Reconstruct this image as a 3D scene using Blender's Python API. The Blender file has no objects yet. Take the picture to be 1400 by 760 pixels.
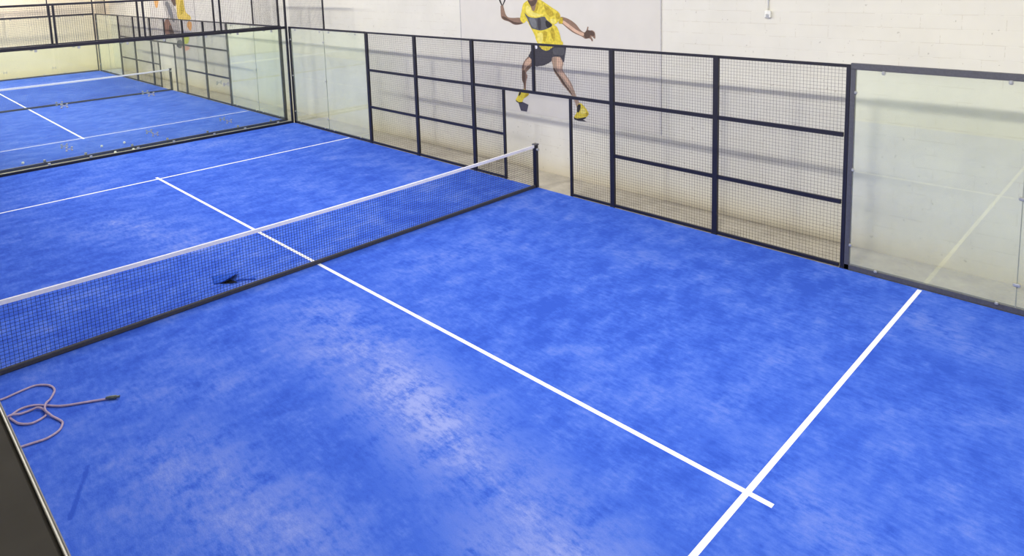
import bpy, math, random
from mathutils import Vector, Matrix
random.seed(7)
SC = bpy.context.scene
COL = SC.collection
# outlines of the printed figures (metres on the wall: x, z) and of the hose (metres on the turf: x, y)
D = {"P1":{"arm_r":[[-1.864,3.559],[-1.856,3.376],[-1.774,3.307],[-1.61,3.271],[-1.45,3.212],[-1.271,3.218],[-1.14,3.27],[-1.258,3.363],[-1.462,3.359],[-1.622,3.368],[-1.694,3.419],[-1.729,3.482],[-1.762,3.585],[-1.788,3.634],[-1.857,3.622]],"arm_r_dark":[[-1.832,3.383],[-1.764,3.317],[-1.603,3.282],[-1.445,3.222],[-1.275,3.226],[-1.196,3.257],[-1.42,3.267],[-1.601,3.323],[-1.738,3.377]],"head":[[-1.022,3.79],[-0.961,3.672],[-0.909,3.586],[-0.879,3.531],[-0.814,3.54],[-0.767,3.666],[-0.699,3.791],[-0.685,3.916],[-0.755,4.025],[-0.882,4.057],[-1.003,3.995],[-1.04,3.885]],"beard":[[-1.016,3.758],[-0.961,3.664],[-0.897,3.625],[-0.81,3.65],[-0.743,3.744],[-0.806,3.775],[-0.915,3.735]],"hair":[[-1.04,3.901],[-1.047,3.996],[-0.968,4.09],[-0.838,4.112],[-0.712,4.056],[-0.663,3.947],[-0.686,3.869],[-0.757,3.963],[-0.906,3.987]],"shirt":[[-1.165,3.646],[-1.113,3.702],[-1.001,3.746],[-0.927,3.696],[-0.889,3.562],[-0.814,3.555],[-0.766,3.713],[-0.721,3.776],[-0.616,3.753],[-0.503,3.7],[-0.296,3.594],[-0.138,3.511],[-0.092,3.437],[-0.11,3.36],[-0.177,3.29],[-0.269,3.236],[-0.205,3.212],[-0.131,3.092],[-0.081,2.925],[-0.037,2.881],[-0.06,2.826],[-0.313,2.768],[-0.401,2.716],[-0.5,2.68],[-0.632,2.709],[-0.715,2.787],[-0.795,2.896],[-0.826,2.985],[-0.925,3.133],[-1.057,3.306],[-1.102,3.274],[-1.173,3.255],[-1.255,3.339],[-1.209,3.504]],"sh_dark1":[[-0.535,3.668],[-0.372,3.578],[-0.273,3.472],[-0.336,3.409],[-0.458,3.452],[-0.508,3.545]],"sh_dark2":[[-0.342,3.184],[-0.262,3.117],[-0.246,2.963],[-0.279,2.892],[-0.348,2.99],[-0.374,3.098]],"sh_dark3":[[-0.574,3.09],[-0.48,3.078],[-0.494,2.952],[-0.55,2.856],[-0.588,2.964]],"sh_dark4":[[-0.171,3.504],[-0.102,3.444],[-0.114,3.368],[-0.195,3.366],[-0.223,3.442]],"sh_dark5":[[-0.761,3.729],[-0.692,3.706],[-0.717,3.573],[-0.809,3.492],[-0.847,3.523],[-0.791,3.603]],"sh_light1":[[-1.049,3.631],[-0.941,3.601],[-0.88,3.507],[-0.689,3.463],[-0.563,3.442],[-0.776,3.399],[-0.969,3.426],[-1.076,3.504]],"sh_light2":[[-0.745,3.036],[-0.596,3.042],[-0.624,2.852],[-0.73,2.847]],"sh_light3":[[-0.358,3.362],[-0.215,3.35],[-0.258,3.264],[-0.35,3.292]],"panel":[[-1.112,3.468],[-0.983,3.395],[-0.781,3.375],[-0.545,3.409],[-0.472,3.343],[-0.316,3.239],[-0.438,3.162],[-0.653,3.109],[-0.821,3.13],[-0.924,3.158],[-1.021,3.32]],"panel_l":[[-0.971,3.37],[-0.82,3.358],[-0.77,3.257],[-0.784,3.162],[-0.891,3.182],[-0.963,3.299]],"panel_d":[[-0.735,3.352],[-0.65,3.354],[-0.646,3.15],[-0.72,3.14]],"panel_d2":[[-0.493,3.327],[-0.329,3.239],[-0.436,3.173],[-0.497,3.218]],"arm_l":[[-0.143,3.281],[-0.033,3.26],[0.09,3.181],[0.258,3.092],[0.47,3.027],[0.558,2.984],[0.67,2.997],[0.734,2.939],[0.755,2.973],[0.717,3.028],[0.738,3.034],[0.8,2.995],[0.817,3.033],[0.802,3.125],[0.738,3.163],[0.664,3.155],[0.636,3.176],[0.648,3.223],[0.622,3.231],[0.599,3.174],[0.545,3.115],[0.442,3.158],[0.324,3.271],[0.188,3.351],[0.05,3.398],[-0.085,3.407]],"arm_l_lt":[[-0.015,3.34],[0.083,3.297],[0.237,3.211],[0.371,3.141],[0.522,3.094],[0.493,3.041],[0.293,3.108],[0.12,3.2],[-0.016,3.279]],"arm_l_dk":[[-0.138,3.291],[-0.041,3.272],[-0.022,3.385],[-0.081,3.399]],"hand_dk":[[0.531,3.087],[0.617,3.157],[0.729,3.15],[0.792,3.112],[0.782,3.053],[0.69,3.057],[0.67,3.012],[0.558,3.002]],"leg_l":[[-0.933,2.58],[-1.121,2.458],[-1.231,2.308],[-1.251,2.15],[-1.256,1.995],[-1.213,1.895],[-1.206,1.767],[-1.146,1.773],[-1.121,1.964],[-1.083,2.082],[-1.114,2.161],[-0.983,2.276],[-0.896,2.389],[-0.849,2.505]],"leg_l_lt":[[-0.958,2.514],[-1.103,2.439],[-1.174,2.328],[-1.167,2.223],[-1.098,2.285],[-0.985,2.366],[-0.916,2.452]],"leg_l_dk":[[-1.243,2.167],[-1.179,2.205],[-1.148,2.142],[-1.154,1.978],[-1.189,1.81],[-1.21,1.907],[-1.243,2.003]],"leg_r":[[-0.361,2.552],[-0.333,2.373],[-0.299,2.239],[-0.174,2.107],[-0.089,1.999],[0.043,1.888],[0.171,1.778],[0.237,1.7],[0.308,1.545],[0.412,1.596],[0.32,1.732],[0.245,1.895],[0.143,2.077],[0.009,2.216],[-0.063,2.32],[-0.033,2.449],[-0.094,2.585]],"leg_r_lt":[[-0.217,2.538],[-0.136,2.543],[-0.074,2.447],[-0.101,2.336],[-0.023,2.21],[0.103,2.074],[0.198,1.912],[0.121,1.975],[-0.045,2.13],[-0.194,2.282]],"leg_r_dk":[[-0.315,2.335],[-0.287,2.251],[-0.157,2.113],[-0.069,2.011],[0.059,1.899],[0.185,1.787],[0.157,1.846],[0.031,1.982],[-0.106,2.133],[-0.245,2.262]],"shorts":[[-0.882,2.807],[-0.952,2.659],[-1.003,2.58],[-1.028,2.522],[-0.929,2.451],[-0.831,2.324],[-0.704,2.338],[-0.575,2.361],[-0.376,2.457],[-0.34,2.547],[-0.216,2.571],[-0.115,2.568],[-0.025,2.466],[0.019,2.638],[0.046,2.765],[0.032,2.815],[-0.129,2.815],[-0.292,2.781],[-0.401,2.716],[-0.5,2.68],[-0.632,2.709],[-0.715,2.787]],"shorts_lt":[[-0.293,2.744],[-0.01,2.759],[-0.033,2.619],[-0.175,2.611],[-0.297,2.619]],"shorts_wh":[[-0.827,2.778],[-0.775,2.778],[-0.766,2.718],[-0.821,2.707]],"shoe_l":[[-1.335,1.726],[-1.404,1.6],[-1.467,1.501],[-1.372,1.468],[-1.271,1.479],[-1.207,1.568],[-1.081,1.644],[-1.053,1.688],[-1.129,1.726],[-1.172,1.782],[-1.252,1.766]],"shoe_l_d1":[[-1.357,1.669],[-1.31,1.715],[-1.305,1.657],[-1.372,1.6]],"shoe_l_d2":[[-1.189,1.62],[-1.142,1.677],[-1.061,1.697],[-1.076,1.65],[-1.184,1.582]],"shoe_l_sole":[[-1.467,1.501],[-1.372,1.468],[-1.271,1.479],[-1.281,1.452],[-1.423,1.456]],"shad_l":[[-1.391,1.456],[-1.271,1.489],[-1.075,1.438],[-1.128,1.273],[-1.315,1.274]],"shoe_r":[[0.324,1.591],[0.31,1.451],[0.224,1.318],[0.259,1.28],[0.413,1.289],[0.536,1.35],[0.619,1.44],[0.555,1.541],[0.481,1.604],[0.409,1.639]],"shoe_r_d1":[[0.324,1.578],[0.397,1.617],[0.405,1.549],[0.374,1.461],[0.315,1.446]],"shoe_r_d2":[[0.557,1.467],[0.614,1.448],[0.555,1.38],[0.527,1.395]],"shoe_r_lt":[[0.434,1.529],[0.511,1.531],[0.538,1.457],[0.451,1.416],[0.403,1.456]],"shoe_r_sole":[[0.224,1.318],[0.332,1.308],[0.536,1.365],[0.526,1.333],[0.413,1.285],[0.259,1.274]],"shad_r":[[0.243,1.284],[0.475,1.304],[0.57,1.265],[0.467,1.264],[0.331,1.258]]},"P2":{"trouser":[[-23.398,4.088],[-22.5,4.084],[-22.265,3.641],[-21.788,3.148],[-21.609,2.781],[-21.604,2.259],[-21.555,1.911],[-21.992,1.791],[-22.293,2.207],[-22.603,2.601],[-22.998,3.001],[-23.27,3.376],[-23.366,3.699]],"trouser_d":[[-23.008,3.508],[-22.642,3.543],[-22.238,3.07],[-22.161,2.69],[-22.479,2.81],[-22.823,3.188]],"skin":[[-23.384,2.604],[-23.007,2.829],[-22.697,2.82],[-22.501,2.552],[-22.204,2.178],[-22.753,2.091],[-23.311,2.088]],"skin_d":[[-22.831,2.477],[-22.554,2.519],[-22.288,2.191],[-22.83,2.137]],"boot":[[-21.972,1.869],[-21.536,1.921],[-21.422,1.737],[-21.674,1.565],[-22.125,1.637]],"dark":[[-22.284,3.735],[-21.683,3.737],[-21.811,3.396],[-22.062,3.421],[-22.238,3.577]],"shirt":[[-21.623,4.142],[-20.796,4.136],[-20.85,3.648],[-20.731,3.166],[-20.271,2.986],[-20.354,2.832],[-21.599,2.822],[-21.731,3.274]],"shirt_d":[[-21.162,3.647],[-20.956,3.648],[-20.897,3.219],[-21.315,3.025],[-21.306,3.398]],"orange1":[[-24.409,3.828],[-23.746,3.829],[-23.856,3.566],[-24.082,3.29],[-24.352,3.347]],"orange2":[[-20.581,2.75],[-20.192,2.715],[-20.335,2.375],[-20.698,2.531]],"lime":[[-21.194,2.062],[-20.61,2.088],[-20.801,1.825],[-21.322,1.805]],"pink":[[-21.48,1.671],[-20.806,1.738],[-20.679,1.589],[-21.365,1.456]]},"racket":[[-1.813,3.596],[-1.91,3.754],[-1.947,3.885],[-1.93,4.05],[-1.843,4.196],[-1.724,4.243],[-1.61,4.201],[-1.565,4.079],[-1.595,3.918],[-1.694,3.755],[-1.799,3.6]],"hose":[[1.478,-3.29],[1.463,-3.314],[1.361,-3.483],[1.24,-3.684],[1.102,-3.801],[1.001,-3.894],[0.971,-3.997],[1.017,-4.081],[1.06,-4.11],[1.158,-4.092],[1.261,-4.058],[1.34,-3.978],[1.328,-3.891],[1.282,-3.837],[1.18,-3.834],[1.09,-3.888],[1.075,-3.984],[1.065,-4.078],[1.053,-4.179],[0.896,-4.277],[0.678,-4.283],[0.606,-4.198],[0.616,-4.091],[0.602,-4.011],[0.582,-3.895],[0.587,-3.791],[0.692,-3.694],[0.829,-3.67],[0.947,-3.713],[1.085,-3.793],[1.175,-3.827],[1.276,-3.832],[1.409,-3.789],[1.529,-3.757],[1.592,-3.762],[1.683,-3.814],[1.73,-3.918],[1.715,-4.017],[1.698,-4.097],[1.687,-4.211],[1.724,-4.352]],"flap":[[-0.765,-1.345],[-0.806,-1.064],[-0.578,-1.01],[-0.505,-1.06],[-0.484,-1.184],[-0.387,-1.316],[-0.454,-1.425],[-0.345,-1.107],[-0.34,-1.246],[-0.213,-0.915],[-0.185,-0.965]],"far service":[[-27.603,0.288],[-27.544,3.44],[-27.907,5.436]],"worn":[[1.924,-1.051],[3.819,-1.13],[4.774,-1.17],[5.879,-1.785],[4.449,-1.256],[2.538,-3.832],[3.007,-4.061],[-2.798,-1.238],[-9.793,2.545],[5.883,-1.286]]}

# ------------------------------------------------------------------ helpers
class MB:
    """collects geometry for ONE mesh object"""
    def __init__(s): s.v, s.f, s.m, s.mats = [], [], [], []
    def mi(s, mat):
        if mat is None: return 0
        if mat not in s.mats: s.mats.append(mat)
        return s.mats.index(mat)
    def box(s, a, b, mat=None):
        x0, y0, z0 = a; x1, y1, z1 = b
        n = len(s.v); k = s.mi(mat)
        s.v += [(x0,y0,z0),(x1,y0,z0),(x1,y1,z0),(x0,y1,z0),(x0,y0,z1),(x1,y0,z1),(x1,y1,z1),(x0,y1,z1)]
        for q in ((0,3,2,1),(4,5,6,7),(0,1,5,4),(1,2,6,5),(2,3,7,6),(3,0,4,7)):
            s.f.append(tuple(n+i for i in q)); s.m.append(k)
        return s
    def cbox(s, a, b, c=.006, mat=None):
        """box with chamfered vertical and horizontal edges"""
        x0,y0,z0 = a; x1,y1,z1 = b; k = s.mi(mat); n = len(s.v)
        c = min(c, (x1-x0)*.4, (y1-y0)*.4, (z1-z0)*.4)
        def ring(i, z):
            X0,X1,Y0,Y1 = x0+i, x1-i, y0+i, y1-i
            return [(X0+c,Y0,z),(X1-c,Y0,z),(X1,Y0+c,z),(X1,Y1-c,z),(X1-c,Y1,z),(X0+c,Y1,z),(X0,Y1-c,z),(X0,Y0+c,z)]
        rs = [ring(c, z0), ring(0, z0+c), ring(0, z1-c), ring(c, z1)]
        for r in rs: s.v += r
        for j in range(3):
            for i in range(8):
                a_, b_ = n+j*8+i, n+j*8+(i+1)%8
                s.f.append((a_, b_, b_+8, a_+8)); s.m.append(k)
        s.f.append(tuple(n+7-i for i in range(8))); s.m.append(k)
        s.f.append(tuple(n+24+i for i in range(8))); s.m.append(k)
        return s
    def tube(s, pts, r, n=8, mat=None, cap=True, rs=None):
        pts = [Vector(p) for p in pts]; k = s.mi(mat); base = len(s.v); up = None
        for i, p in enumerate(pts):
            t = (pts[min(i+1,len(pts)-1)] - pts[max(i-1,0)]).normalized()
            if up is None:
                up = Vector((0,0,1)) if abs(t.z) < .9 else Vector((1,0,0))
            a = t.cross(up).normalized(); b = a.cross(t).normalized(); up = b
            rr = rs[i] if rs else r
            for j in range(n):
                an = 2*math.pi*(j+.5)/n
                s.v.append(tuple(p + a*math.cos(an)*rr + b*math.sin(an)*rr))
        for i in range(len(pts)-1):
            for j in range(n):
                a_, b_ = base+i*n+j, base+i*n+(j+1)%n
                s.f.append((a_, b_, b_+n, a_+n)); s.m.append(k)
        if cap:
            s.f.append(tuple(base+n-1-j for j in range(n))); s.m.append(k)
            e = base+(len(pts)-1)*n
            s.f.append(tuple(e+j for j in range(n))); s.m.append(k)
        return s
    def poly(s, pts, mat=None):
        n = len(s.v); s.v += [tuple(p) for p in pts]
        s.f.append(tuple(range(n, n+len(pts)))); s.m.append(s.mi(mat)); return s
    def build(s, name, mat=None, parent=None, smooth=False):
        me = bpy.data.meshes.new(name); me.from_pydata(s.v, [], s.f)
        for m in (s.mats or [mat]): me.materials.append(m)
        if s.mats: me.polygons.foreach_set('material_index', s.m)
        if smooth: me.polygons.foreach_set('use_smooth', [True]*len(me.polygons))
        me.update()
        o = bpy.data.objects.new(name, me); COL.objects.link(o)
        if parent is not None:
            o.parent = parent
            o.matrix_parent_inverse = Matrix.Translation(-parent.location)
        return o

def thing(name, label, cat, loc, group=None):
    o = bpy.data.objects.new(name, None); COL.objects.link(o)
    o.location = loc; o.empty_display_size = .1
    o['label'] = label; o['category'] = cat
    if group: o['group'] = group
    return o
def tag(o, label, cat, group=None):
    o['label'] = label; o['category'] = cat
    if group: o['group'] = group
    return o
def struct(o):
    o['kind'] = 'structure'; return o
def spline(pts, k=5, closed=True):
    out = []; n = len(pts)
    for i in range(n if closed else n-1):
        g = lambda j: Vector(pts[j % n]) if closed else Vector(pts[max(0, min(n-1, j))])
        p0,p1,p2,p3 = g(i-1), g(i), g(i+1), g(i+2)
        for q in range(k):
            t = q/k
            out.append(.5*((2*p1)+(p2-p0)*t+(2*p0-5*p1+4*p2-p3)*t*t+(3*p1-p0-3*p2+p3)*t**3))
    if not closed: out.append(Vector(pts[-1]))
    return out

# ------------------------------------------------------------------ materials
def lin(c): return tuple(((x/255)/12.92 if x/255 <= .04045 else ((x/255+.055)/1.055)**2.4) for x in c) + (1,)
class NT:
    def __init__(s, name):
        s.mat = bpy.data.materials.new(name); s.mat.use_nodes = True
        s.t = s.mat.node_tree; s.b = s.t.nodes['Principled BSDF']; s.out = s.t.nodes['Material Output']
    def n(s, ty, **kw):
        x = s.t.nodes.new(ty)
        for k, v in kw.items():
            if k.startswith('i_'): x.inputs[k[2:].replace('_',' ')].default_value = v
            else: setattr(x, k, v)
        return x
    def l(s, a, b): s.t.links.new(a, b)
    def noise(s, vec, scale, detail=4, rough=.5):
        x = s.n('ShaderNodeTexNoise'); x.inputs['Scale'].default_value = scale
        x.inputs['Detail'].default_value = detail; x.inputs['Roughness'].default_value = rough
        if vec is not None: s.l(vec, x.inputs['Vector'])
        return x.outputs['Fac']
    def ramp(s, fac, stops):
        x = s.n('ShaderNodeValToRGB'); e = x.color_ramp.elements
        while len(e) < len(stops): e.new(.5)
        for q, (p, c) in zip(e, stops): q.position = p; q.color = c
        s.l(fac, x.inputs['Fac']); return x.outputs['Color']
    def math(s, op, a, b=None, c=None, clamp=False):
        x = s.n('ShaderNodeMath', operation=op, use_clamp=clamp)
        for i, v in enumerate((a, b, c)):
            if v is None: continue
            if isinstance(v, (int, float)): x.inputs[i].default_value = v
            else: s.l(v, x.inputs[i])
        return x.outputs[0]
    def mix(s, fac, a, b, mode='MIX'):
        x = s.n('ShaderNodeMixRGB', blend_type=mode)
        for i, v in zip(('Fac','Color1','Color2'), (fac, a, b)):
            if isinstance(v, (int, float)): x.inputs[i].default_value = v
            elif isinstance(v, tuple): x.inputs[i].default_value = v
            else: s.l(v, x.inputs[i])
        return x.outputs['Color']
    def bump(s, h, strength=.3, dist=.01):
        x = s.n('ShaderNodeBump'); x.inputs['Strength'].default_value = strength; x.inputs['Distance'].default_value = dist
        s.l(h, x.inputs['Height']); s.l(x.outputs['Normal'], s.b.inputs['Normal'])
    def pos(s): return s.n('ShaderNodeNewGeometry').outputs['Position']
    def mapped(s, vec, scale=(1,1,1), rot=(0,0,0), loc=(0,0,0)):
        x = s.n('ShaderNodeMapping'); x.inputs['Scale'].default_value = scale; x.inputs['Rotation'].default_value = rot
        x.inputs['Location'].default_value = loc
        s.l(vec, x.inputs['Vector']); return x.outputs['Vector']

def plain(name, rgb, rough=.6, metal=0, spec=.5, vary=.12, scale=30):
    t = NT(name); c = lin(rgb)
    f = t.noise(t.pos(), scale, 3)
    lo = tuple(x*(1-vary) for x in c[:3])+(1,); hi = tuple(min(1, x*(1+vary)) for x in c[:3])+(1,)
    t.l(t.ramp(f, [(.3, lo), (.7, hi)]), t.b.inputs['Base Color'])
    t.b.inputs['Roughness'].default_value = rough; t.b.inputs['Metallic'].default_value = metal
    t.b.inputs['Specular IOR Level'].default_value = spec
    return t.mat

def seg_mask(t, x, y, a, b, w, wob):
    """soft mask round the floor segment a-b (a worn or dusty streak), width w"""
    ax, ay = a; dx, dy = b[0]-a[0], b[1]-a[1]; L2 = dx*dx+dy*dy
    px = t.math('SUBTRACT', x, ax); py = t.math('SUBTRACT', y, ay)
    h = t.math('MULTIPLY', t.math('ADD', t.math('MULTIPLY', px, dx), t.math('MULTIPLY', py, dy)), 1/L2, clamp=True)
    ex = t.math('SUBTRACT', px, t.math('MULTIPLY', h, dx)); ey = t.math('SUBTRACT', py, t.math('MULTIPLY', h, dy))
    d = t.math('SQRT', t.math('ADD', t.math('MULTIPLY', ex, ex), t.math('MULTIPLY', ey, ey)))
    d = t.math('ADD', d, wob)
    return t.math('SUBTRACT', 1.0, t.math('DIVIDE', d, w), clamp=True)

def turf_material():
    t = NT('blue_turf'); p = t.pos()
    sx = t.n('ShaderNodeSeparateXYZ'); t.l(p, sx.inputs[0]); X, Y = sx.outputs[0], sx.outputs[1]
    big = t.noise(t.mapped(p, (.55,.75,1), (0,0,.5)), .9, 3, .55)
    mid = t.noise(t.mapped(p, (1.2,.8,1), (0,0,.9), (3,5,0)), 2.6, 6, .66)
    fine = t.noise(t.mapped(p, (.6,1.6,1), (0,0,.4)), 11, 5, .7)
    grain = t.noise(p, 90, 2, .6)
    v = t.math('ADD', t.math('MULTIPLY', big, .36), t.math('MULTIPLY', mid, .66))
    v = t.math('ADD', v, t.math('MULTIPLY', fine, .42))
    v = t.math('SUBTRACT', v, .225)
    wob = t.math('MULTIPLY', t.math('SUBTRACT', mid, .5), 1.6)
    wob2 = t.math('MULTIPLY', t.math('SUBTRACT', fine, .5), .9)
    wb = t.math('ADD', wob, wob2)
    for a, b, w, s_ in (((1.6,-.75),(4.3,-1.15),1.0,.16), ((3.6,-1.1),(6.3,-1.5),.8,.2), ((2.6,-3.4),(5.6,-3.0),.8,.09), ((-4.5,-1.5),(-2.2,-1.0),1.2,.10), ((-9.4,1.5),(-9.2,4.2),.8,.08), ((6.9,.35),(7.8,0),.7,.11), ((1.3,.8),(1.2,3.0),.7,.07), ((3.7,3.3),(4.9,3.4),.6,.07), ((7.1,4.2),(7.9,3.7),.6,.10), ((-2.9,4.0),(-.6,3.3),.6,.07), ((2.9,-3.0),(4.7,-2.8),.7,.09), ((1.5,-3.4),(2.2,-2.2),.6,.07), ((6.3,.9),(6.4,2.4),.6,.06), ((5.7,-1.9),(6.6,-1.6),.5,.12), ((7.4,1.9),(8.3,2.7),.6,.06)):
        v = t.math('ADD', v, t.math('MULTIPLY', t.math('MULTIPLY', seg_mask(t, X, Y, a, b, w, wb), t.math('MULTIPLY_ADD', t.math('MULTIPLY', mid, fine), 5.2, -.35)), s_))
    # dark scuff left on the pile
    v = t.math('SUBTRACT', v, t.math('MULTIPLY', seg_mask(t, X, Y, (2.45,-3.75), (3.05,-4.03), .028, t.math('MULTIPLY', wob2, .03)), .24))
    v = t.math('SUBTRACT', v, t.math('MULTIPLY', seg_mask(t, X, Y, (4.4,2.2), (6.2,4.2), 1.3, wb), .07))
    col = t.ramp(v, [(.38, (.034,.098,.56,1)), (.49, (.055,.140,.66,1)), (.57, (.088,.182,.70,1)), (.70, (.165,.255,.73,1)), (.88, (.33,.40,.78,1))])
    col = t.mix(t.math('MULTIPLY', grain, .35), col, (.03,.085,.5,1))
    t.l(col, t.b.inputs['Base Color'])
    t.b.inputs['Roughness'].default_value = .95; t.b.inputs['Specular IOR Level'].default_value = .12
    t.bump(t.math('ADD', grain, t.math('MULTIPLY', fine, .6)), .35, .012)
    return t.mat

def wall_material(name, base, block=True):
    t = NT(name); p = t.pos()
    s_ = t.n('ShaderNodeSeparateXYZ'); t.l(p, s_.inputs[0])
    c_ = t.n('ShaderNodeCombineXYZ'); t.l(t.math('ADD', s_.outputs[0], s_.outputs[1]), c_.inputs[0]); t.l(s_.outputs[2], c_.inputs[1])
    br = t.n('ShaderNodeTexBrick'); t.l(c_.outputs[0], br.inputs['Vector'])
    br.inputs['Scale'].default_value = 1; br.inputs['Brick Width'].default_value = .5; br.inputs['Row Height'].default_value = .2
    br.inputs['Mortar Size'].default_value = .005; br.inputs['Mortar Smooth'].default_value = .6
    n1 = t.noise(p, .8, 4, .6); n2 = t.noise(t.mapped(p, (1,1,7)), 2.2, 4, .7); n3 = t.noise(p, 40, 3)
    b = lin(base)
    col = t.ramp(n1, [(.3, tuple(x*.93 for x in b[:3])+(1,)), (.7, tuple(min(1,x*1.03) for x in b[:3])+(1,))])
    if block:
        joint = t.math('MULTIPLY', br.outputs['Fac'], t.math('MULTIPLY', t.math('GREATER_THAN', n2, .52), .36))
        col = t.mix(joint, col, (.42,.36,.27,1))
    # splashed dirt along the foot of the wall, ragged upper edge
    h = t.math('SUBTRACT', 1.0, t.math('DIVIDE', s_.outputs[2], t.math('ADD', .15, t.math('MULTIPLY', t.noise(t.mapped(p,(1,1,.3)), 1.7, 5, .7), .42))), clamp=True)
    col = t.mix(t.math('MULTIPLY', h, .55), col, (.54,.47,.33,1))
    spk = t.math('GREATER_THAN', t.noise(p, 14, 2, .5), .735)
    col = t.mix(t.math('MULTIPLY', spk, .35), col, (.2,.17,.12,1))
    t.l(col, t.b.inputs['Base Color']); t.b.inputs['Roughness'].default_value = .75; t.b.inputs['Specular IOR Level'].default_value = .25
    if block: t.bump(t.math('ADD', t.math('MULTIPLY', br.outputs['Fac'], -1.0), t.math('MULTIPLY', n3, .25)), .35, .004)
    else: t.bump(n3, .15, .003)
    return t.mat

def glass_material(name, film, ior, base_r):
    t = NT(name); nt = t.t; nt.nodes.remove(t.b)
    tr = t.n('ShaderNodeBsdfTransparent'); tr.inputs[0].default_value = (.985,.999,.972,1)
    gl = t.n('ShaderNodeBsdfGlossy'); gl.inputs['Roughness'].default_value = .004; gl.inputs['Color'].default_value = (.95,1,.97,1)
    df = t.n('ShaderNodeBsdfDiffuse'); df.inputs[0].default_value = (.85,.92,.70,1)
    fr = t.n('ShaderNodeFresnel')
    bf = t.n('ShaderNodeNewGeometry').outputs['Backfacing']      # same reflectance entering and leaving the pane
    t.l(t.math('ADD', ior, t.math('MULTIPLY', bf, 1/ior-ior)), fr.inputs[0])
    refl = t.math('MULTIPLY_ADD', fr.outputs[0], .38, base_r)
    a = t.n('ShaderNodeMixShader'); t.l(refl, a.inputs[0]); t.l(tr.outputs[0], a.inputs[1]); t.l(gl.outputs[0], a.inputs[2])
    # pale diffuse film mixed into the pane colour to brighten the glass
    pale_film = t.math('MULTIPLY', t.noise(t.pos(), 1.1, 4, .6), film)
    b = t.n('ShaderNodeMixShader'); t.l(pale_film, b.inputs[0]); t.l(a.outputs[0], b.inputs[1]); t.l(df.outputs[0], b.inputs[2])
    t.l(b.outputs[0], t.out.inputs[0]); return t.mat

def concrete_material():
    t = NT('dusty_concrete'); p = t.pos()
    n1 = t.noise(p, 1.5, 6, .65); n2 = t.noise(p, 25, 4, .6)
    t.l(t.ramp(t.math('ADD', t.math('MULTIPLY', n1, .7), t.math('MULTIPLY', n2, .3)), [(.3,(.36,.33,.27,1)),(.7,(.58,.54,.45,1))]), t.b.inputs['Base Color'])
    t.b.inputs['Roughness'].default_value = .9; t.bump(n2, .3, .006); return t.mat

M = {}
M['turf'] = turf_material()
M['white_line'] = plain('white_turf_line', (236,238,244), .9, spec=.1, vary=.05, scale=60)
M['wall'] = wall_material('painted_blockwork', (214,211,199))
M['wall_end'] = wall_material('cream_render', (244,232,206), False)
M['ceiling'] = plain('ceiling_white', (215,212,204), .9)
M['concrete'] = concrete_material()
M['steel'] = plain('navy_black_steel', (24,23,36), .42, 0, .5)
M['grey_steel'] = plain('grey_steel', (84,84,90), .4, .2, .5)
M['wire'] = plain('black_wire', (52,50,52), .5)
M['glass'] = glass_material('clear_glass', .03, 1.5, .015); M['brightened_glass'] = glass_material('brightened_glass', .16, 1.5, .045)  # second glass carries more pale film, to brighten the side panes
M['clamp'] = plain('zinc_clamp', (172,174,176), .35, .3)
M['rubber'] = plain('black_rubber', (28,28,30), .8)
M['clear_seal'] = plain('clear_joint', (140,146,138), .4); M['seal'] = plain('glass_joint', (96,110,102), .5)
M['net'] = plain('net_cord', (22,24,40), .8)
M['tape'] = plain('white_net_tape', (244,242,244), .8, vary=.04)
M['hem'] = plain('grey_hem', (62,62,70), .85)
M['parapet'] = plain('dark_sheet', (46,43,37), .7, spec=.2)
M['trim'] = plain('aluminium_trim', (150,146,138), .35, .4)
M['hose'] = plain('mauve_hose', (172,152,176), .5)
M['brass'] = plain('dull_metal', (105,112,104), .4, .7)
M['flap_under'] = plain('black_backing', (14,14,22), .9)
M['ball'] = plain('pale_ball', (235,236,225), .9)
M['plastic'] = plain('white_plastic', (225,225,218), .45)
M['banner'] = plain('banner_vinyl', (204,200,191), .6, spec=.3, vary=.02, scale=3)
C = lambda n, rgb, v=.10, s=22: plain('print_'+n, rgb, .6, spec=.3, vary=v, scale=s)
INK = {'skin':C('skin',(132,106,90)), 'skin_lt':C('skin_light',(200,166,142)), 'skin_tan':C('skin_tan',(165,140,120)), 'skin_dk':C('skin_dark',(84,66,56)),
  'hair':C('hair',(58,46,40)), 'yellow':C('yellow',(206,187,62),.24,16), 'yellow_dk':C('olive',(176,154,44),.28,18), 'yellow_lt':C('pale_yellow',(218,204,104),.14,16),
  'grey':C('grey',(84,84,88)), 'grey_lt':C('mid_grey',(108,110,114)), 'grey_dk':C('dark_grey',(58,56,62)), 'short':C('charcoal',(62,60,68)), 'black':C('black',(36,34,36)),
  'white':C('white',(225,225,230)), 'shade':C('ground_grey',(72,70,84)), 'legging':C('patterned_grey',(170,166,160),.4,26), 'orange':C('orange',(214,160,92)),
  'brown':C('brown',(140,104,86),.25,16), 'lime':C('lime',(190,196,70)), 'pink':C('pink',(214,160,140)), 'gold':C('gold',(206,180,82),.15,12)}

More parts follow.
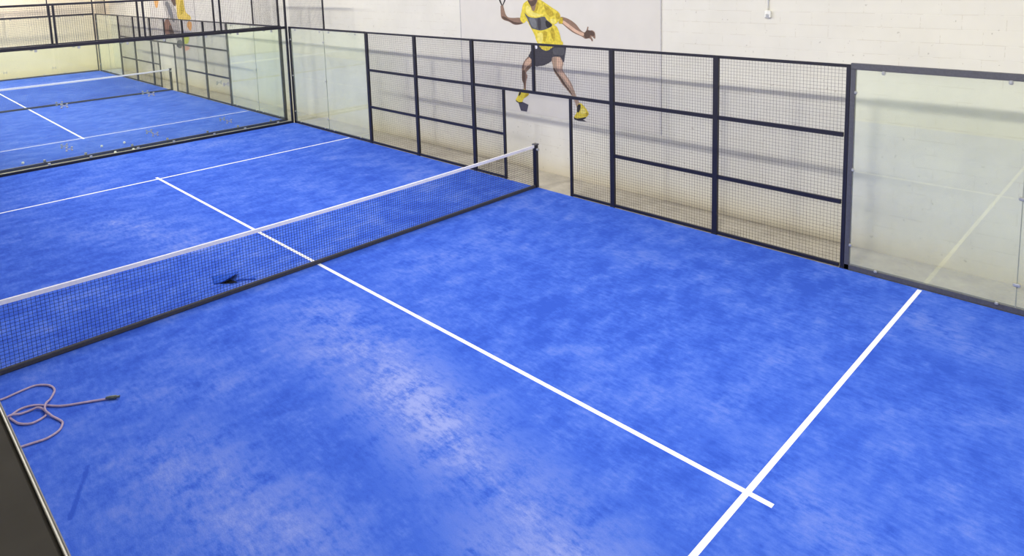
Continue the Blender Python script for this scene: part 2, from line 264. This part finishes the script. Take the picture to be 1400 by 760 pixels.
# ------------------------------------------------------------------ setting
WY = 5.95                                  # face of the long wall behind the courts
struct(MB().box((-33,-9.2,-.3), (14.2,6.25,-.012)).build('floor', M['concrete']))
struct(MB().box((-33,WY,-.3), (14.2,6.25,8.3)).build('wall_right', M['wall']))
struct(MB().box((-33,-9.2,-.012), (-31.4,WY,8.3)).build('wall_end', M['wall_end']))
struct(MB().box((14.0,-9.2,-.012), (14.2,WY,8.3)).build('wall_near', M['wall']))
struct(MB().box((-31.4,-9.2,2.85), (14.0,-9.0,8.3)).build('wall_left', M['wall']))
struct(MB().box((-31.4,-9.0,8.1), (14.0,WY,8.3)).build('ceiling', M['ceiling']))
struct(MB().box((-31.4,-5.55,-.012), (14.0,-5.4,2.65)).build('wall_gallery', M['wall']))
struct(MB().box((-31.4,-9.2,2.65), (14.0,-4.97,2.85)).build('floor_gallery', M['concrete']))
# gallery parapet under the camera
par = thing('gallery_parapet', 'dark metal gallery parapet at lower left corner with pale top trim', 'railing', (6.5,-5.1,2.85))
MB().cbox((-4,-5.18,2.85), (13.9,-4.97,3.785), .004).build('parapet_panel', M['parapet'], par)
MB().cbox((-4,-5.60,3.785), (13.9,-4.9305,3.826), .004).build('parapet_cap', M['parapet'], par)
MB().cbox((-4,-4.9305,3.785), (13.9,-4.927,3.829), .001).build('edge_trim', M['trim'], par)

# ------------------------------------------------------------------ courts
def court(x0, x1, xs, xnet, label, lab2, cx):
    t = thing('artificial_turf', label, 'turf', ((x0+x1)/2,0,-.012), 'blue court surfaces')
    MB().box((x0,-5.0,-.012), (x1,4.985,0)).build('turf_pile', M['turf'], t)
    for q, x in enumerate(xs):
        MB().box((x-.027,-4.95,-.002), (x+.027,4.955,.0012)).build('service_line', M['white_line'], t)
    MB().box((cx[0],-.027,-.002), (cx[1],.027,.0015)).build('centre_line', M['white_line'], t)
    return t
court(-10.10, 10.3, (-6.95, 6.95), 0, 'bright blue turf of the nearer padel court with white lines', '', (-7.12,7.17))
court(-30.55, -10.66, (-27.55, -13.2), -20.35, 'bright blue turf of the farther court beyond the double glass', '', (-27.7,-13.08))

# ------------------------------------------------------------------ nets
def net(xc, label, zt=.885, zm=.825):
    y0, y1 = -4.93, 4.93
    t = thing('padel_net', label, 'net', (xc,0,0), 'padel nets')
    def top(y): return zm + (zt-zm)*(y/4.93)**2
    m = MB(); N = 24; g = .044
    def ribbon(pts, r):
        n = len(m.v)
        for p in pts:
            x,y,z = p; m.v.extend([(x-r,y,z-r),(x+r,y,z-r),(x+r,y,z+r),(x-r,y,z+r)])
        for i in range(len(pts)-1):
            for j in range(4):
                a, b = n+i*4+j, n+i*4+(j+1)%4
                m.f.append((a,b,b+4,a+4)); m.m.append(0)
    rows = 18
    for k in range(1, rows):
        f = k/rows
        ribbon([(xc, y0+(y1-y0)*i/N, .05+f*(top(y0+(y1-y0)*i/N)-.10)) for i in range(N+1)], .0017)
    ny = int((y1-y0)/g)
    for i in range(ny+1):
        y = y0+i*g; r = .0017
        m.box((xc-r,y-r,.05), (xc+r,y+r,top(y)-.03))
    m.build('net_mesh', M['net'], t)
    tp = MB(); K = 40
    n = 0
    for i in range(K+1):
        y = y0+(y1-y0)*i/K; z = top(y)
        tp.v += [(xc-.011,y,z-.055),(xc+.011,y,z-.055),(xc+.014,y,z-.002),(xc,y,z+.004),(xc-.014,y,z-.002)]
    for i in range(K):
        for j in range(5):
            a, b = i*5+j, i*5+(j+1)%5
            tp.f.append((a,b,b+5,a+5)); tp.m.append(0)
    tp.f.append((4,3,2,1,0)); tp.m.append(0); e = K*5; tp.f.append((e,e+1,e+2,e+3,e+4)); tp.m.append(0)
    tp.build('top_tape', M['tape'], t)
    MB().cbox((xc-.022,y0,.003), (xc+.03,y1,.062), .008).build('bottom_hem', M['hem'], t)
    for s in (-1, 1):
        y = s*4.98 if s < 0 else 4.955
        p = MB().cbox((xc-.045,y-.02,.002), (xc+.045,y+.06 if s>0 else y+.05,.90), .008).build('net_post', M['steel'], t)
        MB().cbox((xc-.055,y-.03,.885), (xc+.055,y+.07,.912), .006).build('post_cap', M['grey_steel'], p)
        w = MB().tube([(xc+.045,y+.02,.80),(xc+.085,y+.02,.80)], .028, 12).build('winch', M['clamp'], p)
    return t
net(0, 'near padel net with white tape sagging across the foreground court')
net(-20.35, 'far padel net with thin white tape seen through the glass')

# ------------------------------------------------------------------ fences
ZT, ZM, ZL, ZH = 2.93, 1.949, .969, 3.93      # top rail, upper rail, lower rail, high mesh
def bars(m, a, b, axis, w=.0013, g=.0495):
    """welded wire: verticals and horizontals filling the rectangle a-b (axis = run of the fence, c = its plane)"""
    (u0,z0), (u1,z1), c = a, b, axis[1]
    def B(ua,ub,za,zb):
        if axis[0] == 'x': m.box((ua,c-w,za),(ub,c+w,zb))
        else: m.box((c-w,ua,za),(c+w,ub,zb))
    nu = max(1, round((u1-u0)/g)); nz = max(1, round((z1-z0)/g))
    for i in range(1, nu): u = u0+(u1-u0)*i/nu; B(u-w,u+w,z0,z1)
    for i in range(1, nz): z = z0+(z1-z0)*i/nz; B(u0,u1,z-w,z+w)
FY = 5.03                                    # mesh plane of the side fence
def post(x, t, z1=None, w=.045, name='post'):
    if abs(x-5.937) < .01: w = .027
    z1 = z1 or ZT+.02
    p = MB().cbox((x-w,5.0,0), (x+w,5.06,z1), .004)
    p.cbox((x-w,4.99,-.01), (x+w,5.09,.012), .003)
    return p.build(name, M['steel'], t)
def hrail(xa, xb, z, t, h=.032, name='rail', mat='steel', d=.02):
    return MB().cbox((xa,5.03-d,z-h), (xb,5.03+d,z+h), .004).build(name, M[mat], t)
def side_mesh(xs, label, group='mesh bays of the side fences', skip_last=False):
    t = thing('mesh_fence', label, 'fence', ((xs[0]+xs[-1])/2,5.03,0), group)
    for x in xs: post(x, t)
    hrail(xs[0]-.045, xs[-1]+(.027 if xs[-1] == 5.937 else .045), ZT, t, .022, 'top_rail')
    hrail(xs[0]+.045, xs[-1]-.045, .028, t, .026, 'base_rail')
    for i in range(len(xs)-1):
        a, b = xs[i]+.045, xs[i+1]-.045
        hrail(a, b, ZM, t); hrail(a, b, ZL, t)
        m = MB(); bars(m, (a,.05), (b,ZT-.02), ('x',5.054)); m.build('wire_mesh', M['wire'], t)
    return t
def gate(xl, xr, xj0, xj1, xm, label):
    """bay with the open doorway by the net post: mesh above and beside it; the fences at both sides own the tall posts"""
    t = thing('gate_frame', label, 'fence gate', ((xl+xr)/2,5.03,0), 'doorway bays at the net')
    hrail(xl+.047, xr-.047, ZT, t, .022, 'top_rail')
    hrail(xl+.047, xr-.047, ZM, t, .03, 'lintel_rail')
    for x in (xj0, xj1):
        MB().cbox((x-.026,5.005,-.01), (x+.026,5.055,ZM-.03), .004).build('door_jamb', M['steel'], t)
    MB().cbox((xm-.032,5.005,ZM+.03), (xm+.032,5.055,ZT-.02), .004).build('middle_post', M['steel'], t)
    m = MB(); bars(m, (xl+.047,ZM+.03), (xr-.047,ZT-.02), ('x',5.054)); m.build('upper_mesh', M['wire'], t)
    for a, b in ((xl+.047, xj0-.026), (xj1+.026, xr-.047)):
        m = MB(); bars(m, (a,.02), (b,ZM-.03), ('x',5.054)); m.build('side_mesh', M['wire'], t)
        hrail(a, b, .024, t, .022, 'base_rail')
    hrail(xl+.047, xj0-.026, ZL, t, .026, 'rail')
    return t
def side_glass(x0, x1, seam, label, posts, mat, step=None, group='side glass corners', frame=.05, clips=True):
    t = thing('glass_wall', label, 'glass wall', ((x0+x1)/2,5.03,0), group)
    hrail(x0, x1, ZT, t, .044 if frame > .04 else .026, 'top_rail', mat, .03)
    hrail(x0, x1, .035, t, .04 if frame > .04 else .03, 'base_rail', mat, .03)
    for x in posts:
        hw = .033 if frame > .04 else .045
        MB().cbox((x-hw,5.0,-.01), (x+hw,5.06,ZT-.03), .004).build('post', M[mat], t)
    xs = [x0+.03, seam, x1-.03]
    for a, b in zip(xs, xs[1:]):
        MB().box((a+.006,5.012,.06), (b-.006,5.024,ZT-.035)).build('glass_pane', M['brightened_glass'], t)
    MB().box((seam-.005,5.013,.06), (seam+.005,5.023,ZT-.035)).build('joint', M['seal'] if frame < .04 else M['clear_seal'], t)
    def clamp(x, z, w=.035, h=.035):
        c = MB().cbox((x-w,4.985,z-h), (x+w,5.010,z+h), .008)
        c.tube([(x,4.985,z),(x,4.978,z)], .012, 8)
        c.build('clamp', M['clamp'], t)
    for z in (.37, 1.46, 2.57): clamp(seam, z, .04, .022)
    for x in posts:
        s = 1 if abs(x-x0) < .3 else -1
        for z in (.37, 1.47, 2.57): clamp(x+s*(hw+.012), z, .018, .022)
    L = x1-x0; xa = [x0+.42, seam-.19, seam+.30, x1-.42]
    for x in xa:
        clamp(x, ZT-.062, .022, .026); clamp(x, .075, .02, .02)
    if step:
        a, b, c = step                       # high mesh over the corner: from a to b, post at c
        hrail(a, b, ZH, t, .022, 'high_rail', 'steel')
        MB().cbox((c-.02,5.01,ZT+.02), (c+.02,5.05,ZH+.02), .004).build('high_post', M['steel'], t)
        m = MB(); bars(m, (a+.02,ZT+.03), (b-.02,ZH-.02), ('x',5.054)); m.build('high_mesh', M['wire'], t)
    return t

# nearer court
side_glass(5.966, 10.3, 7.975, 'clear side glass at right edge in grey frame reflecting the service line', (6.0,), 'grey_steel')
side_mesh((1.884,3.935,5.937), 'black wire mesh fence right of the doorway on the nearer court')
gate(-1.884, 1.884, -.925, .9, -.05, 'doorway bay behind the near net post, open under wide upper mesh')
side_mesh((-5.974,-3.936,-1.884), 'black wire mesh fence between left glass corner and nearer doorway')
side_glass(-10.11, -6.025, -8.09, 'pale green side glass beside the double corner posts on the nearer court', (-10.06,), 'steel', (-10.11,-8.04,-8.06), frame=.03)
# farther court
side_glass(-14.60, -10.65, -12.5, 'green side glass of the farther court next to the double corner posts', (-10.70,), 'steel', (-12.52,-10.65,-12.5), frame=.03)
side_mesh((-18.78,-16.72,-14.65), 'mesh fence right of the far net post on the farther court')
gate(-22.5, -18.78, -21.64, -19.83, -20.77, 'doorway bay behind the far net post on the farther court')
side_mesh((-26.85,-24.7,-22.5), 'mesh fence left of the far net post, farthest wire bays')
side_glass(-30.5, -26.9, -28.7, 'farthest side glass in the corner by the end wall', (-30.46,), 'steel', (-30.5,-28.68,-28.7), frame=.03)

def cross_glass(x, side, label, frame_w=.05, top=True):
    """glass wall across the hall: five panes, high mesh over it; side = +1 if the clamps face the camera side"""
    t = thing('glass_wall', label, 'glass wall', (x,0,0), 'glass walls across the hall')
    y0, y1 = -4.98, 4.98
    MB().cbox((x-.03,y0,ZT-.04), (x+.03,y1,ZT+.04), .004).build('top_rail', M['steel'], t)
    MB().cbox((x-.03,y0,-.01), (x+.03,y1,.06), .004).build('base_rail', M['steel'], t)
    MB().cbox((x-.035,y1-.05,.0), (x+.035,y1,ZH+.1), .004).build('corner_post', M['steel'], t)
    MB().cbox((x-.02,y0,ZH-.022), (x+.02,y1,ZH+.022), .004).build('high_rail', M['steel'], t)
    ys = [y0, -3, -1, 1, 3, y1-.05]
    for a, b in zip(ys, ys[1:]):
        MB().box((x-.006,a+.006,.06), (x+.006,b-.006,ZT-.04)).build('glass_pane', M['glass'], t)
        m = MB(); bars(m, (a+.03,ZT+.04), (b-.03,ZH-.02), ('y',x)); m.build('high_mesh', M['wire'], t)
        for yy in (a+.45, b-.45):
            for z in (ZT-.07, .09):
                MB().cbox((x+side*.018-.012,yy-.03,z-.03), (x+side*.018+.012,yy+.03,z+.03), .006).build('clamp', M['clamp'], t)
    for y in ys[1:-1]:
        MB().cbox((x-.02,y-.024,ZT+.04), (x+.02,y+.024,ZH-.02), .004).build('high_post', M['steel'], t)
        for z in (.38, 1.46):
            c = MB()
            for dz in (-.035, .035):
                for dy in (-.06, .06):
                    c.cbox((x+side*.016-.009,y+dy-.022,z+dz-.018), (x+side*.016+.009,y+dy+.022,z+dz+.018), .006)
            c.cbox((x+side*.010-.004,y-.07,z-.010), (x+side*.010+.004,y+.07,z+.010), .002)
            c.build('seam_clamp', M['clamp'], t)
    return t
cross_glass(-10.15, 1, 'nearer of the two parallel glass walls dividing the courts')
cross_glass(-10.60, -1, 'farther of the two parallel glass walls dividing the courts')
cross_glass(-30.6, 1, 'farthest glass wall closing the far court by the end wall')

# ------------------------------------------------------------------ printed banners on the wall
def layer(m, key, P, mat, k, smooth=5):
    pts = spline(P[key], 1 if key.startswith('shad') else smooth)
    y = 5.9385 - .0006*k
    pl = [(p[0], y, p[1]) for p in pts]
    # face the court (-y)
    area = sum(pl[i][0]*pl[(i+1)%len(pl)][2]-pl[(i+1)%len(pl)][0]*pl[i][2] for i in range(len(pl)))
    if area < 0: pl.reverse()
    n = len(m.v); m.v += pl
    from mathutils.geometry import tessellate_polygon
    for tri in tessellate_polygon([[Vector((p[0],p[2],0)) for p in pl]]):
        a, b, c = (pl[i] for i in tri)
        cr = (b[0]-a[0])*(c[2]-a[2])-(c[0]-a[0])*(b[2]-a[2])
        tri = tri if cr > 0 else tri[::-1]
        m.f.append(tuple(n+i for i in tri)); m.m.append(m.mi(mat))
def banner(x0, x1, z0, z1, label, cat='banner'):
    t = thing('wall_banner', label, cat, ((x0+x1)/2,5.945,z0), 'printed player banners')
    MB().box((x0,5.9395,z0), (x1,5.9495,z1)).build('banner_sheet', M['banner'], t)
    for x in (x0, x1-.025): MB().box((x,5.936,z0), (x+.025,5.9395,z1)).build('side_hem', M['hem_grey'], t)
    return t
M['hem_grey'] = C('hem_grey',(176,174,172))
b1 = banner(-3.27, 2.345, 1.25, 5.6, 'white wall banner printed with a player in yellow shirt behind the near doorway')
P = D['P1']; m = MB(); k = 0
def rk(m):
    r = spline(D['racket'], 6); cl = [(p[0], 5.936, p[1]) for p in r]
    n = len(m.v); N = len(cl); cx = sum(p[0] for p in cl)/N; cz = sum(p[2] for p in cl)/N
    for p in cl:
        d = math.hypot(p[0]-cx, p[2]-cz); f = max(.3, 1-.055/d)
        m.v.append((p[0],5.936,p[2])); m.v.append((cx+(p[0]-cx)*f,5.936,cz+(p[2]-cz)*f))
    for i in range(N):
        a, b = n+2*i, n+2*((i+1)%N)
        m.f.append((a,b,b+1,a+1)); m.m.append(m.mi(INK['black']))
fig = MB(); rk(fig)
for i, (key, ink) in enumerate([('shad_l','shade'),('shad_r','grey_dk'),('leg_l','skin'),('leg_l_lt','skin_lt'),('leg_l_dk','skin_dk'),('leg_r','skin_tan'),('leg_r_lt','skin_lt'),('leg_r_dk','skin_dk'),
      ('shoe_l','yellow'),('shoe_l_sole','black'),('shoe_l_d1','black'),('shoe_l_d2','yellow_dk'),('shoe_r','yellow'),('shoe_r_sole','black'),('shoe_r_d1','black'),('shoe_r_d2','yellow_dk'),('shoe_r_lt','yellow_lt'),
      ('arm_r','skin'),('arm_r_dark','skin_dk'),('arm_l','skin'),('arm_l_lt','skin_lt'),('arm_l_dk','yellow_dk'),('hand_dk','skin_dk'),
      ('shorts','short'),('shorts_lt','grey'),('shorts_wh','white'),
      ('shirt','yellow'),('sh_light1','yellow_lt'),('sh_light2','yellow_lt'),('sh_light3','yellow_lt'),('sh_dark1','yellow_dk'),('sh_dark2','yellow_dk'),('sh_dark3','yellow_dk'),('sh_dark4','yellow_dk'),('sh_dark5','yellow_dk'),
      ('panel','grey'),('panel_l','grey_lt'),('panel_d','grey_dk'),('panel_d2','black'),
      ('head','skin'),('beard','skin_dk'),('hair','hair')]):
    layer(fig, key, P, INK[ink], i*.25)
fig.build('printed_player', None, b1)
b2 = banner(-25.0, -19.76, 1.1, 5.6, 'far wall banner printed with a figure in grey leggings and yellow')
P = D['P2']; fig = MB()
for i, (key, ink) in enumerate([('skin','brown'),('skin_d','skin_dk'),('trouser','legging'),('trouser_d','grey_lt'),('boot','grey'),('dark','skin_dk'),('shirt','gold'),('shirt_d','yellow_dk'),('orange1','orange'),('orange2','orange'),('lime','lime'),('pink','pink')]):
    layer(fig, key, P, INK[ink], i*.4)
fig.build('printed_figure', None, b2)

# ------------------------------------------------------------------ small things
s = thing('wall_socket', 'small white electrical box with conduit on the upper right wall', 'socket', (4.36,5.95,3.50))
MB().cbox((4.31,5.89,3.50), (4.41,5.949,3.62), .012).build('socket_box', M['plastic'], s)
MB().cbox((4.335,5.884,3.515), (4.385,5.892,3.56), .004).build('socket_lid', M['clamp'], s)
MB().tube([(4.355,5.935,3.62),(4.352,5.935,5.0),(4.35,5.935,8.09)], .011, 10).build('conduit', M['plastic'], s, True)

h = thing('rubber_hose', 'thin mauve hose lying in loops on the blue turf at left', 'hose', (1.2,-3.8,0))
pts = spline(D['hose'], 6, False)
hp = []
for i, p in enumerate(pts):
    z = .014
    for j in range(0, i-14):                # lift where it crosses an earlier strand
        d = (Vector((p[0],p[1])) - Vector((pts[j][0],pts[j][1]))).length
        if d < .07: z = max(z, .014 + .026*(1-d/.07)**.5)
    hp.append((p[0], p[1], z))
hp2 = [(a[0], a[1], (hp[max(i-1,0)][2]+a[2]*2+hp[min(i+1,len(hp)-1)][2])/4) for i, a in enumerate(hp)]
MB().tube(hp2, .0115, 10).build('hose_tube', M['hose'], h, True)
e0 = Vector(hp2[0]); d = (Vector(hp2[0])-Vector(hp2[4])).normalized()
MB().tube([Vector((0,0,.009))+q for q in (e0-d*.05, e0-d*.01, e0+d*.0, e0+d*.05, e0+d*.055, e0+d*.085)], .018, 12, rs=[.015,.02,.02,.02,.013,.013]).build('coupling', M['brass'], h)

# crumpled scrap of turf behind the net
f = thing('turf_scrap', 'crumpled scrap of blue turf with dark underside lying behind the near net', 'scrap', (-.55,-1.2,0))
def patch(quad, lift, name, mat, th=.012, nx=12, ny=10):
    m = MB(); a, b, c, d_ = [Vector(q) for q in quad]
    for lay in (0, 1):
        for j in range(ny+1):
            for i in range(nx+1):
                u, v = i/nx, j/ny
                p = (a*(1-u)+b*u)*(1-v)+(d_*(1-u)+c*u)*v
                m.v.append((p.x, p.y, lift(u,v)+(th if lay else 0)))
    W = nx+1; O = W*(ny+1)
    for j in range(ny):
        for i in range(nx):
            q = (j*W+i, j*W+i+1, (j+1)*W+i+1, (j+1)*W+i)
            m.f.append(tuple(reversed(q))); m.m.append(1); m.f.append(tuple(x+O for x in q)); m.m.append(0)
    def edge(ix):
        for p, q in zip(ix, ix[1:]): m.f.append((p,q,q+O,p+O)); m.m.append(0)
    edge([i for i in range(W)]); edge([j*W+nx for j in range(ny+1)]); edge([ny*W+nx-i for i in range(W)]); edge([(ny-j)*W for j in range(ny+1)])
    m.mats = [M['turf_scrap'], M['flap_under']]
    return m.build(name, None, f, True)
M['turf_scrap'] = plain('scrap_blue', (42,84,190), .95, spec=.1, vary=.25, scale=25)
# quad corners: left-near, right-near, right-far, left-far (as seen from the gallery)
patch([(-.505,-1.40,.003),(-.33,-1.18,.003),(-.575,-1.0,.003),(-.80,-1.31,.003)], lambda u,v: .002+.10*(u**1.6)*(1-.75*v)*math.sin(min(1,u*1.15)*math.pi*.55), 'turf_flap', None)
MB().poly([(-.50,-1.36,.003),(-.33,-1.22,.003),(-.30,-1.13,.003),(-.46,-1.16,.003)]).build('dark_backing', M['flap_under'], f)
st = spline([(-.345,-1.13,.013),(-.29,-1.04,.018),(-.23,-.96,.013),(-.19,-.91,.013)], 5, False)
MB().tube(st, .009, 6).build('loose_strip', M['turf_scrap'], f, True)

balls = [((-11.10,-1.82), 'pale ball lying alone left on far court behind the double glass'),
         ((-11.46,.035), 'pale ball on far court, left of the two resting farther from the glass'),
         ((-11.41,.584), 'pale ball on far court, right of the two resting farther from the glass'),
         ((-10.44,.085), 'pale ball trapped between the two glass walls, left one'),
         ((-10.40,.51), 'pale ball trapped between the two glass walls, right one')]
def ball_mesh():
    me = MB(); R = .034; n = 14
    for i in range(n+1):
        for j in range(2*n):
            a, b = math.pi*i/n, math.pi*j/n
            me.v.append((R*math.sin(a)*math.cos(b), R*math.sin(a)*math.sin(b), R*math.cos(a)))
    for i in range(n):
        for j in range(2*n):
            q = (i*2*n+j, (i+1)*2*n+j, (i+1)*2*n+(j+1)%(2*n), i*2*n+(j+1)%(2*n))
            me.f.append(q); me.m.append(0)
    return me
b0 = None
for (x, y), lab in balls:
    if b0 is None: b0 = o = ball_mesh().build('padel_ball', M['ball'], None, True)
    else: o = b0.copy(); COL.objects.link(o)
    z = .034 if x < -10.66 else .022
    o.location = (x, y, z); tag(o, lab, 'ball', 'balls left on the far court')

# ------------------------------------------------------------------ lights
def area(name, loc, target, size, power, col):
    l = bpy.data.lights.new(name, 'AREA'); l.shape = 'RECTANGLE'; l.size, l.size_y = size; l.energy = power; l.color = col
    o = bpy.data.objects.new(name, l); COL.objects.link(o); o.location = loc
    o.rotation_euler = (Vector(target)-Vector(loc)).to_track_quat('-Z','Y').to_euler()
    return o
LZ, LY = 6.5, 0.0
for x, p, c in ((12.5,390,(1,.965,.88)), (5.8,470,(1,.965,.88)), (-1.3,440,(1,.97,.92)), (-8.5,430,(1,.95,.86)), (-14.5,400,(1,.95,.85)), (-21.5,620,(1,.93,.80)), (-28,900,(1,.91,.75))):
    area('hall_lamp', (x,LY,LZ), (x,LY+2.6,0), (.7,.30), p, c)
for x in (9, 1.5, -6, -13.5, -21, -28):
    area('overhead_fill', (x,-1.95,7.9), (x,1.6,1), (5,.5), 345, (1,.97,.93))  # added secondary fill, lined up so its rail shadows meet the hall lamps'
for x in (10, 3, -4, -11, -18, -25):
    area('gallery_fill', (x,-8.2,5.6), (x,5.9,-.5), (6,2.2), 490, (1,.975,.93))  # added unseen frontal fill that lifts the lower wall, no actual fixtures
w = bpy.data.worlds.new('hall_air'); w.use_nodes = True; SC.world = w
w.node_tree.nodes['Background'].inputs[0].default_value = (.9,.92,1,1)
w.node_tree.nodes['Background'].inputs[1].default_value = .2

# ------------------------------------------------------------------ camera
cam = bpy.data.cameras.new('camera'); co = bpy.data.objects.new('camera', cam); COL.objects.link(co)
yaw, pit, rol, F = 2.3621, -.1320, -.0306, 945.61
fw = Vector((math.cos(pit)*math.cos(yaw), math.cos(pit)*math.sin(yaw), math.sin(pit)))
s0 = fw.cross(Vector((0,0,1))).normalized(); u0 = s0.cross(fw)
sd = s0*math.cos(rol)+u0*math.sin(rol); up = u0*math.cos(rol)-s0*math.sin(rol)
R = Matrix((sd, up, -fw)).transposed().to_4x4()
co.matrix_world = Matrix.Translation((9.3356,-5.036,4.3465)) @ R
cam.sensor_fit = 'HORIZONTAL'; cam.sensor_width = 36; cam.lens = F*36/1400
cam.shift_x = 9.15/1400; cam.shift_y = -290.8/1400; cam.clip_start = .05; cam.clip_end = 200
SC.camera = co
vs = SC.view_settings
vs.view_transform = 'Standard'; vs.look = 'None'; vs.exposure = -1.15; vs.gamma = 1; vs.use_curve_mapping = False
SC.cycles.transparent_max_bounces = 32; SC.cycles.max_bounces = 10; SC.cycles.diffuse_bounces = 5
